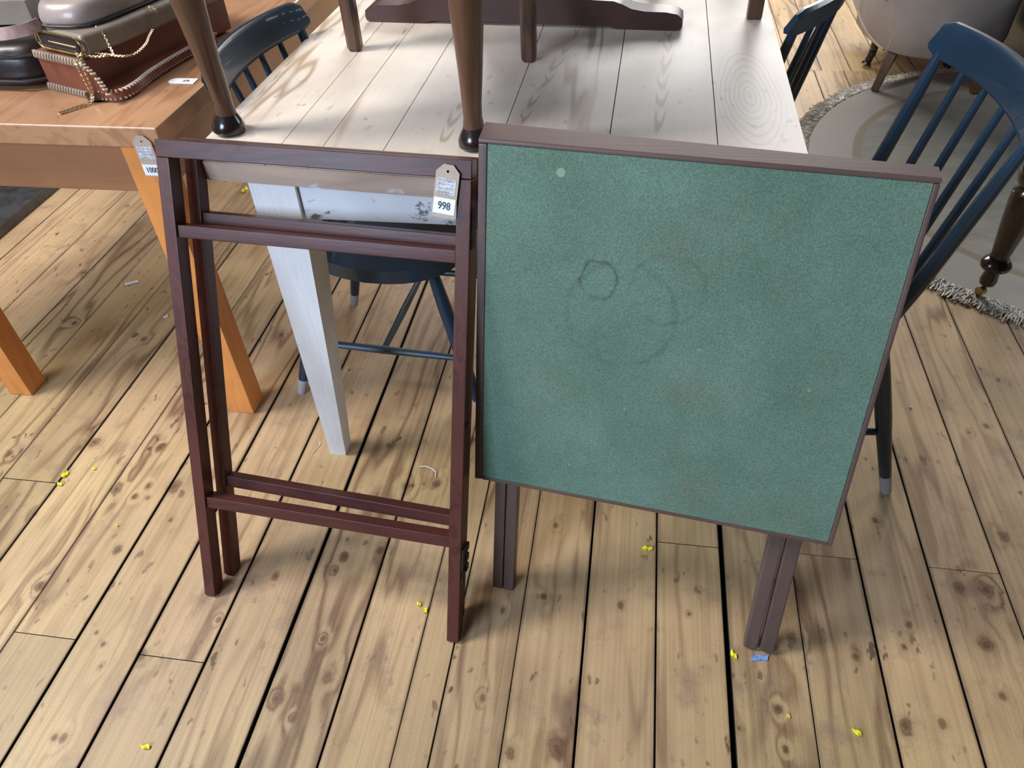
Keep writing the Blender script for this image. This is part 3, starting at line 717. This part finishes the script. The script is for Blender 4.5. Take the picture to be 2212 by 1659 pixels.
def beads(path, zoff, step, len_, r_, nm='whipstitch', out=.001, upv=Z):
    bm = bmesh.new(); acc = 0; last = path[0]
    for a, b_ in zip(path[:-1], path[1:]):
        L = (b_-a).length; s = step-acc
        while s < L:
            p = a.lerp(b_, s/L)+Z*zoff; d = (b_-a).normalized(); sd = Vector((d.y, -d.x, 0))
            tube([p-sd*len_*.5-d*step*.2, p+upv*r_*.9-sd*0, p+sd*len_*.5+d*step*.2], r_, 5, bm); s += step
        acc = (acc+L) % step
    return part(nm, bm, 'stitch', LC, smooth=True, off=LB, kind='stuff')
beads(S1, .0215, .0088, .010, .0021); beads(S1, .0055, .0095, .005, .0019)
# lens-shaped carrying flap on the end corner
fl_c = LB+lu*(lw-.004)+lv*-.004
path = spline([fl_c+Z*.072+lu*.004, fl_c+Z*.058+lu*.024, fl_c+Z*.040+lu*.038, fl_c+Z*.022+lu*.046], 6)
bm = bmesh.new()
for i in range(len(path)-1):
    a, b_ = path[i], path[i+1]; base = fl_c+Z*(a.z-fl_c.z)-lu*.004; base2 = fl_c+Z*(b_.z-fl_c.z)-lu*.004
    q = [bm.verts.new(p_) for p_ in (a, b_, base2, base)]; bm.faces.new(q)
    q2 = [bm.verts.new(p_+lv*.004) for p_ in (a, b_, base2, base)]; bm.faces.new(q2[::-1])
    bm.faces.new((q[0], q2[0], q2[1], q[1]))
bmesh.ops.remove_doubles(bm, verts=bm.verts, dist=1e-5)
part('corner_flap', bm, 'leather', LC, smooth=True, off=LB)
bm = bmesh.new()
for k in range(9):
    p = path[int(k*(len(path)-1)/8)]; tube([p-lu*.004-lv*.003, p-lv*.004, p+lu*.004+lv*.002], .0022, 5, bm)
part('whipstitch', bm, 'stitch', LC, smooth=True, off=LB, kind='stuff')

# taupe clutch with metal frame, on the case
CUo = LB+lu*.006+lv*.012+Z*(lh+.0015)
CL = empty('clutch_bag', CUo, 'taupe clutch bag with gold frame and chain, lying on the tan case', 'bag')
cw, cl_, chh = .150, .40, .040
bm = prism([(0, .004), (cw, .0), (cw+.012, .08), (cw+.02, cl_), (.01, cl_)], CUo, lu, lv, Z, chh)
part('body', bm, 'taupe', CL, bevel=.010, seg=4, off=CUo)
# frame mouth facing the near end
def mouth(inset, z0, z1, x0, x1, r_, nm, mat):
    y = -.004-inset; zc = (z0+z1)/2; hh = (z1-z0)/2; P = []
    for q in range(9): a = -PI/2+PI*q/8; P.append(CUo+lu*(x1-hh+hh*math.cos(a))+lv*y+Z*(zc+hh*math.sin(a)))
    for q in range(9): a = PI/2+PI*q/8; P.append(CUo+lu*(x0+hh+hh*math.cos(a))+lv*y+Z*(zc+hh*math.sin(a)))
    part(nm, tube(P, r_, 7, closed=True), mat, CL, smooth=True, off=CUo)
part('frame_opening', obox(CUo, lu, lv, Z, (.022, -.0035, .010), (cw-.012, .012, .032)), 'brownish', CL, bevel=.002, off=CUo)
mouth(0, .005, .037, .014, cw-.001, .0026, 'metal_frame', 'brass')
part('frame_bar', tube([CUo+lu*.05-lv*.004+Z*.020, CUo+lu*(cw-.018)-lv*.004+Z*.019], .0016, 6), 'gold', CL, smooth=True, off=CUo)
# the chain: small links strung along its fall
def link(bm, p, d, roll, L=.0062, w_=.0036, r_=.0009):
    d = d.normalized(); a = d.cross(Z if abs(d.z) < .9 else X).normalized(); b_ = a.cross(d).normalized()
    s = a*math.cos(roll)+b_*math.sin(roll)
    P = [p+d*L*.5*math.cos(2*PI*k/8)+s*w_*.5*math.sin(2*PI*k/8) for k in range(8)]; tube(P, r_, 4, bm, closed=True)
def chain(path, bm, step=.0043):
    acc = 0; k = 0
    for a, b_ in zip(path[:-1], path[1:]):
        L = (b_-a).length; s = step-acc
        while s < L: link(bm, a.lerp(b_, s/L), b_-a, (k % 2)*1.35+.3); k += 1; s += step
        acc = (acc+L) % step
CH = empty('purse_chain', (-1.058, 1.335, OH), 'fine gold chain draped over the tan leather case onto the table', 'chain')
C0 = Vector((-1.058, 1.335, OH))
bm = bmesh.new()
p1 = spline([(-.996, 1.520, .892), (-.978, 1.515, .888), (-.985, 1.53, .868), (-.990, 1.51, .8535), (-.975, 1.46, .852), (-.960, 1.42, .852), (-.958, 1.375, .850), (-.975, 1.356, .8515), (-1.0, 1.359, .852), (-1.038, 1.364, .853), (-1.056, 1.352, .853)], 6)
chain(p1, bm)
chain(spline([(-1.036, 1.398, .893), (-1.022, 1.392, .880), (-1.012, 1.382, .862), (-1.000, 1.366, .852), (-1.010, 1.352, .852), (-1.03, 1.350, .852), (-1.05, 1.352, .853)], 6), bm)
chain(spline([(-1.056, 1.350, .853), (-1.062, 1.338, .848), (-1.056, 1.328, .838), (-1.052, 1.327, .81), (-1.050, 1.325, .785), (-1.055, 1.318, .776), (-1.070, 1.297, .775), (-1.089, 1.268, .775)], 6), bm)
chain(spline([(-1.050, 1.352, .853), (-1.050, 1.334, .849), (-1.044, 1.326, .838), (-1.042, 1.325, .81), (-1.044, 1.322, .785), (-1.050, 1.312, .776), (-1.066, 1.292, .775), (-1.087, 1.265, .775)], 6), bm)
rr = random.Random(3)
for k in range(26):
    a = rr.uniform(0, 2*PI); link(bm, Vector((-1.055+.009*math.cos(a), 1.352+.008*math.sin(a), .854+rr.uniform(0, .006))), Vector((math.cos(a+1.5), math.sin(a+1.5), .3)), rr.uniform(0, 3))
part('links', bm, 'gold', CH, smooth=True, off=C0)

# greyish beige handbag on the clutch
BO = Vector((-1.146, 1.392, .8905))
B3 = empty('handbag', BO, 'grey-beige leather handbag lying flat on the taupe clutch', 'bag')
bm = bmesh.new(); rings = []
base = [(-.02, .004), (.02, -.006), (.068, -.008), (.098, .004), (.118, .04), (.15, .16), (.19, .36), (-.02, .42), (-.06, .2)]
for z, s, up in ((0, .985, 0), (.008, 1.0, 0), (.026, .985, 0), (.040, .93, 0), (.046, .84, 0)):
    cx_, cy_ = .06, .18
    rings.append([bm.verts.new((cx_+(x-cx_)*s, cy_+(y-cy_)*s, z)) for x, y in base])
for A, B in zip(rings[:-1], rings[1:]):
    for k in range(9): j = (k+1) % 9; bm.faces.new((A[k], A[j], B[j], B[k]))
bm.faces.new(rings[0][::-1]); bm.faces.new(rings[-1])
b3 = part('body', bm, 'greige', B3, smooth=True, ang=60)
md = b3.modifiers.new('sub', 'SUBSURF'); md.levels = 2; md.render_levels = 2
part('piping', tube([(x*1.0, y, .004) for x, y in base], .0028, 6, closed=True), 'brownish', B3, smooth=True)
part('seam_fold', tube(spline([(-.005, .09, .047), (.03, .05, .048), (.022, .012, .036)], 6), .003, 6), 'greige', B3, smooth=True)

# dark bag at the left with a pinkish strap
DO = Vector((-1.32, 1.55, OH))
DB = empty('dark_handbag', DO, 'shiny black leather handbag at the left edge, beside the tan case', 'bag')
bm = bmesh.new(); rings = []
base = [(-1.50, 1.40), (-1.38, 1.375), (-1.245, 1.372), (-1.200, 1.400), (-1.185, 1.50), (-1.13, 1.78), (-1.45, 1.85), (-1.52, 1.6)]
for z, s in ((.001, .97), (.012, 1.0), (.055, 1.0), (.080, .93), (.088, .8)):
    rings.append([bm.verts.new(((x+1.33)*s+.01-0, (y-1.56)*s+.01, z)) for x, y in base])
for A, B in zip(rings[:-1], rings[1:]):
    for k in range(8): j = (k+1) % 8; bm.faces.new((A[k], A[j], B[j], B[k]))
bm.faces.new(rings[0][::-1]); bm.faces.new(rings[-1])
o = part('body', bm, 'leather_dark', DB, smooth=True, ang=60); md = o.modifiers.new('sub', 'SUBSURF'); md.levels = 2; md.render_levels = 2
part('rim_piping', tube([((x+1.33)*1.01+.01, (y-1.56)*1.01+.01, .02) for x, y in base], .004, 7, closed=True), 'leather_dark', DB, smooth=True)
part('welt', tube([((x+1.33)*.985+.01, (y-1.56)*.985+.01, .066) for x, y in base], .004, 7, closed=True), 'leather_dark', DB, smooth=True)
EO = Vector((-1.30, 1.50, OH+.090))
EB = empty('grey_handbag', EO, 'grey-green handbag with pinkish tan strap loop, topmost at the left edge', 'bag')
bm = prism([(-.13, -.02), (.05, .0), (.10, .05), (.13, .30), (-.12, .30)], (0, 0, .0), X, Y, Z, .045)
part('body', bm, 'taupe', EB, bevel=.014, seg=4)
# strap loop: a wide flat band bent into an arc
ar = []
for q in range(15):
    a = math.radians(200+q*11.5); ar.append(Vector((.085+.068*math.cos(a), -.108+.068*math.sin(a)*.8, .030+.006*q/14)))
bm = bmesh.new(); rings = []
for i, p in enumerate(ar):
    nn = (Vector((p.x-.085, p.y+.108, 0))).normalized(); up = (Z*.9-nn*.45).normalized()
    rings.append([bm.verts.new(p+up*a+nn*b_) for a, b_ in ((-.011, -.0015), (.011, -.0015), (.011, .0015), (-.011, .0015))])
for A, B in zip(rings[:-1], rings[1:]):
    for k in range(4): j = (k+1) % 4; bm.faces.new((A[k], A[j], B[j], B[k]))
bm.faces.new(rings[0]); bm.faces.new(rings[-1][::-1])
part('strap', bm, 'strap', EB, bevel=.0008, seg=1)
part('strap_ring', tube([Vector((.135+.014*math.cos(q*PI/8), -.06+.006*math.sin(q*PI/8), .035+.014*math.sin(q*PI/8))) for q in range(16)], .0022, 6, closed=True), 'tip', EB, smooth=True)

# ------------------------------------------------------------ round rug with knotted fringe
RC = Vector((1.596, 2.672, 0)); RR = .955
RG = empty('round_rug', RC, 'large round taupe rug with cream curled fringe at the right', 'rug')
NS = 96; bm = bmesh.new(); rings = []
for rr_, z in ((RR-.002, .0012), (RR, .004), (RR-.004, .010), (RR-.02, .0115)):
    rings.append([bm.verts.new((rr_*math.cos(2*PI*k/NS), rr_*math.sin(2*PI*k/NS), z)) for k in range(NS)])
for A, B in zip(rings[:-1], rings[1:]):
    for k in range(NS): j = (k+1) % NS; bm.faces.new((A[k], A[j], B[j], B[k]))
bm.faces.new(rings[0][::-1]); bm.faces.new(rings[-1])
part('rug_field', bm, 'rug', RG, smooth=True)
rr = random.Random(11); vs_, fs_ = [], []
def strand(P, r_):
    b0 = len(vs_)
    for i, p in enumerate(P):
        tg = (P[min(i+1, len(P)-1)]-P[max(i-1, 0)]).normalized(); a = tg.cross(Z)
        a = a.normalized() if a.length > 1e-4 else X.copy(); b_ = a.cross(tg)
        for k in range(3): an = 2*PI*k/3; vs_.append(p+a*math.cos(an)*r_+b_*math.sin(an)*r_)
    for i in range(len(P)-1):
        for k in range(3): j = (k+1) % 3; fs_.append((b0+i*3+k, b0+i*3+j, b0+i*3+3+j, b0+i*3+3+k))
for k in range(4800):
    a = rr.uniform(math.radians(75), math.radians(285)); L = rr.uniform(.035, .075)*(1.15 if rr.random() < .12 else 1); cu2 = rr.uniform(-1.4, 1.4); P = []
    d0 = Vector((math.cos(a), math.sin(a), 0)); p = d0*(RR-.008); h = rr.uniform(.003, .012); dd = d0.copy()
    for s in range(6):
        P.append(p+Z*(h*(1-.4*s/5)+.0025*math.sin(s*1.9+k))); dd = Matrix.Rotation(cu2*.45*rr.uniform(.2, 1.6)*(1 if s < 3 else -1.3), 3, 'Z') @ dd; p = p+dd*(L/5)
    strand(P, rr.uniform(.0015, .0026))
me = bpy.data.meshes.new('fringe'); me.from_pydata([tuple(q) for q in vs_], [], fs_); me.materials.append(M['rugf'])
for p_ in me.polygons: p_.use_smooth = True
fo_ = bpy.data.objects.new('fringe', me); COL.objects.link(fo_); fo_.parent = RG; fo_['kind'] = 'stuff'

# ------------------------------------------------------------ taupe tub armchair seen from behind
AO = Vector((1.24, 3.55, 0)); AC = empty('armchair', AO, 'taupe upholstered tub armchair with tan piping, standing half on the round rug', 'chair')
out = [(.945, 3.72), (.95, 3.60), (.972, 3.47), (1.025, 3.36), (1.10, 3.305), (1.20, 3.285), (1.32, 3.32), (1.44, 3.42), (1.53, 3.58), (1.58, 3.75)]
sp = spline([(x, y, 0) for x, y in out], 5); sp = [p-AO for p in sp]
bm = bmesh.new(); rings = []
ctr = Vector((.03, .2, 0))
lv_ = [(.172, .985), (.178, 1.0), (.30, 1.01), (.45, 1.03), (.62, 1.06), (.72, 1.07), (.75, 1.04)]
def sh(p, s, z, inn=0):
    d = (p-ctr); L = d.length; return ctr+d*s*(1-inn/L)+Vector((0, 0, z))
outer = [[bm.verts.new(sh(p, s, z)) for p in sp] for z, s in lv_]
inner = [[bm.verts.new(sh(p, s, z, .10)) for p in sp] for z, s in lv_[::-1]]
allr = outer+inner
for A, B in zip(allr, allr[1:]+allr[:1]):
    for k in range(len(sp)-1): bm.faces.new((A[k], A[k+1], B[k+1], B[k]))
for e_ in (0, -1):
    try: bm.faces.new([q[e_] for q in allr])
    except ValueError: pass
part('back_shell', bm, 'uphol', AC, smooth=True, ang=50)
part('seat_base', prism([(p.x*.93, p.y*.93+.0) for p in sp]+[(.30, .55), (-.25, .55)], (0, 0, .174), X, Y, Z, .16), 'uphol', AC, bevel=.015, seg=3)
part('seat_cushion', prism([(-.22, -.05), (.22, -.05), (.27, .5), (-.24, .5)], (0, .06, .336), X, Y, Z, .11), 'uphol', AC, bevel=.03, seg=4)
k_ = 14
part('piping', tube([sh(p, 1.005, .172+.05*max(0, 1-i/13)) for i, p in enumerate(sp[:14])], .0055, 7), 'piping', AC, smooth=True)
part('piping', tube([sh(sp[14], 1.0+.0006*q, .18+.56*q/10) for q in range(11)], .0035, 6), 'piping', AC, smooth=True)
part('piping', tube([sh(p, 1.075, .735) for p in sp], .006, 7), 'piping', AC, smooth=True)
part('bow', tube([sh(sp[11], 1.015, .375)+Vector((.028*math.cos(q*PI/6), .0, .02*math.sin(q*PI/6))) for q in range(12)], .007, 7, closed=True), 'piping', AC, smooth=True)
def aleg(b0, t0, r0, r1, mat):
    b0, t0 = Vector(b0)-AO, Vector(t0)-AO
    part('leg', tube([b0, b0.lerp(t0, .5), t0], [r0, (r0+r1)/2, r1], 4), mat, AC, bevel=.002)
aleg((1.002, 3.372, .0125), (1.055, 3.42, .19), .019, .026, 'dark_z')
aleg((1.395, 3.360, .0125), (1.38, 3.44, .19), .021, .034, 'dark_z')
for x in (1.035, 1.375):
    P = [Vector((x-.012, 3.675, .008))-AO, Vector((x-.002, 3.682, .03))-AO, Vector((x+.010, 3.69, .09))-AO, Vector((x+.004, 3.70, .19))-AO]
    part('leg', tube(spline(P, 4), [.022]*3+[.016]*3+[.018]*7, 10), 'ebon', AC, smooth=True)

# dark leather seat beyond the armchair
HO = Vector((1.88, 3.42, 0)); HB = empty('dark_ottoman', HO, 'very dark brown leather seat beside the taupe armchair, top right corner', 'seat')
part('body', prism([(-.34, -.20), (-.30, -.27), (.4, -.30), (.4, .5), (-.26, .5)], (0, 0, .07), X, Y, Z, .40), 'brownish', HB, bevel=.04, seg=5)
for x, y in ((-.24, -.18), (.34, -.22), (-.18, .42), (.34, .42)):
    d_ = ((x+HO.x-RC.x)**2+(y+HO.y-RC.y)**2)**.5
    part('leg', tube([(x, y, .0125 if d_ < RR+.03 else .001), (x, y, .08)], [.018, .026], 12), 'dark_z', HB, smooth=True)

# turned leg table at the right edge
WO = Vector((1.5, 1.93, 0)); WT = empty('turned_leg_table', WO, 'dark table with turned leg and castor on the rug edge, far right', 'table')
prof = [(.034, .012), (.040, .020), (.052, .023), (.066, .021), (.082, .019), (.088, .030), (.098, .039), (.108, .040), (.118, .034), (.124, .024), (.130, .026), (.136, .0235), (.18, .029), (.24, .036), (.30, .041), (.325, .041), (.333, .034), (.340, .031), (.352, .040), (.372, .045), (.392, .041), (.402, .031), (.412, .033), (.50, .038), (.60, .042)]
for i, (x, y) in enumerate(((1.022, 1.925), (1.98, 1.925), (1.13, .95), (1.98, .95))):
    lift = .0125 if y > 1.8 else .001
    lg = part('leg', lathe([(h+lift-.004, r_) for h, r_ in prof], (x-WO.x, y-WO.y, 0), Z, 22), 'ebon', WT, smooth=True)
    cs = part('castor', lathe([(-.009, .006), (-.008, .0135), (.008, .0135), (.009, .006)], (x-WO.x-.010, y-WO.y-.006, lift+.0135), Vector((1, .6, 0)), 14), 'brass', lg, smooth=True)
    part('leg_block', box((x-WO.x-.042, y-WO.y-.042, .60), (x-WO.x+.042, y-WO.y+.042, .70)), 'dark_z', WT, bevel=.003)
part('apron', box((-.44, -.02, .61), (.44, .01, .70)), 'dark_x', WT, bevel=.002); part('apron', box((-.33, -.99, .61), (.44, -.96, .70)), 'dark_x', WT, bevel=.002)
part('table_top', prism([(-.53, .06), (-.42, -1.05), (.54, -1.05), (.54, .06)], (0, 0, .7002), X, Y, Z, .025), 'dark_x', WT, bevel=.004)

# ------------------------------------------------------------ scraps on the floor
def scrap(loc, size, lab, mat='yellow', kind='scrap', seed=0, group=None, z=.0012):
    rr = random.Random(seed+int(abs(loc[0])*1e4)); bm = bmesh.new(); N = 9; top = []; bot = []
    ang = rr.uniform(0, PI)
    for k in range(N):
        a = 2*PI*k/N; q = size*rr.uniform(.6, 1.15); x, y = q*math.cos(a), q*math.sin(a)*rr.uniform(.45, .7)
        x, y = x*math.cos(ang)-y*math.sin(ang), x*math.sin(ang)+y*math.cos(ang)
        h = rr.uniform(.001, .0035)+(.003 if k % 3 == 0 else 0)*size/.008
        top.append(bm.verts.new((x, y, h))); bot.append(bm.verts.new((x*.8, y*.8, 0)))
    c_ = bm.verts.new((0, 0, size*.35))
    for k in range(N): j = (k+1) % N; bm.faces.new((top[k], top[j], c_)); bm.faces.new((bot[k], bot[j], top[j], top[k]))
    bm.faces.new(bot[::-1])
    o = part(('foam_scrap' if mat == 'yellow' else 'paper_scrap'), bm, mat, None)
    o.location = (loc[0], loc[1], z); return tag(o, lab, 'scrap', group)
yl = [((-1.282, .995), .0105, 'yellow foam scrap on floor at left, larger of a close pair'),
      ((-1.276, .966), .0065, 'smaller yellow foam scrap just below the larger one at left'),
      ((-1.221, 1.02), .0055, 'tiny yellow foam crumb right of the left pair'),
      ((-.770, .428), .0085, 'yellow foam scrap at bottom left of the floor'),
      ((-.354, .761), .0062, 'upper yellow foam scrap left of the frame right foot'),
      ((-.338, .750), .0065, 'lower yellow foam scrap left of the frame right foot'),
      ((.094, .949), .0095, 'yellow foam piece on floor below the green card table'),
      ((.257, .730), .0078, 'yellow foam scrap left of the green table right foot'),
      ((.344, .628), .0038, 'tiny yellow crumb beside a dark knot, lower right floor'),
      ((.456, .614), .0085, 'curled yellow foam scrap at the lower right of the floor'),
      ((-1.403, 2.359), .017, 'yellow scrap on shaded floor beside the white table leg top'),
      ((-1.58, 2.39), .009, 'thin yellow scrap on shaded floor seen through the frame, left one'),
      ((-1.075, .870), .003, 'pale yellow speck on the floor left of the frame'),
      ((1.353, 2.712), .010, 'small yellow scrap on the round rug by the teal chair')]
for i, (p, s, lab) in enumerate(yl): scrap(p, s*1.2, lab, 'yellow', seed=i, z=.0012 if p[0] < 1.2 else .0125)
scrap((-1.333, 1.602), .009, 'white plaster chip on floor beside the frame left leg', 'chip', seed=31)
scrap((.726, 1.442), .0065, 'white chip on floor right of the green table', 'chip', seed=32)
st = part('paper_strip', box((-.02, -.0055, 0), (.02, .0055, .002)), 'chip', None, bevel=.0006); st.location = (-1.529, 1.759, .0012); st.rotation_euler = (0, 0, .55)
tag(st, 'short white paper strip on floor under orange table', 'scrap')
def string(pts, r_, lab):
    P = spline([(x, y, z) for x, y, z in pts], 6); o0 = P[0].copy(); o0.z = 0
    o = part('string_scrap', tube([p-o0 for p in P], r_, 6), 'chip', None, smooth=True); o.location = o0; tag(o, lab, 'string')
string([(-.440, 1.116, .002), (-.420, 1.117, .003), (-.398, 1.105, .003), (-.394, 1.088, .002)], .0014, 'white bent plastic string on floor left of the green table')
string([(-.703, 1.165, .004), (-.699, 1.160, .003), (-.702, 1.145, .002), (-.707, 1.130, .002)], .0009, 'thin white thread on floor left of the white table leg')
# yellow crumb on the chair seat under the table
y_ = scrap((-.50, 1.505), .008, 'yellow foam scrap lying on the teal chair seat under table', seed=50, z=.4295)
y_ = scrap((-.53, 1.44), .006, 'smaller yellow foam scrap nearer the teal seat front', seed=51, z=.4295)

bpy.context.view_layer.update()
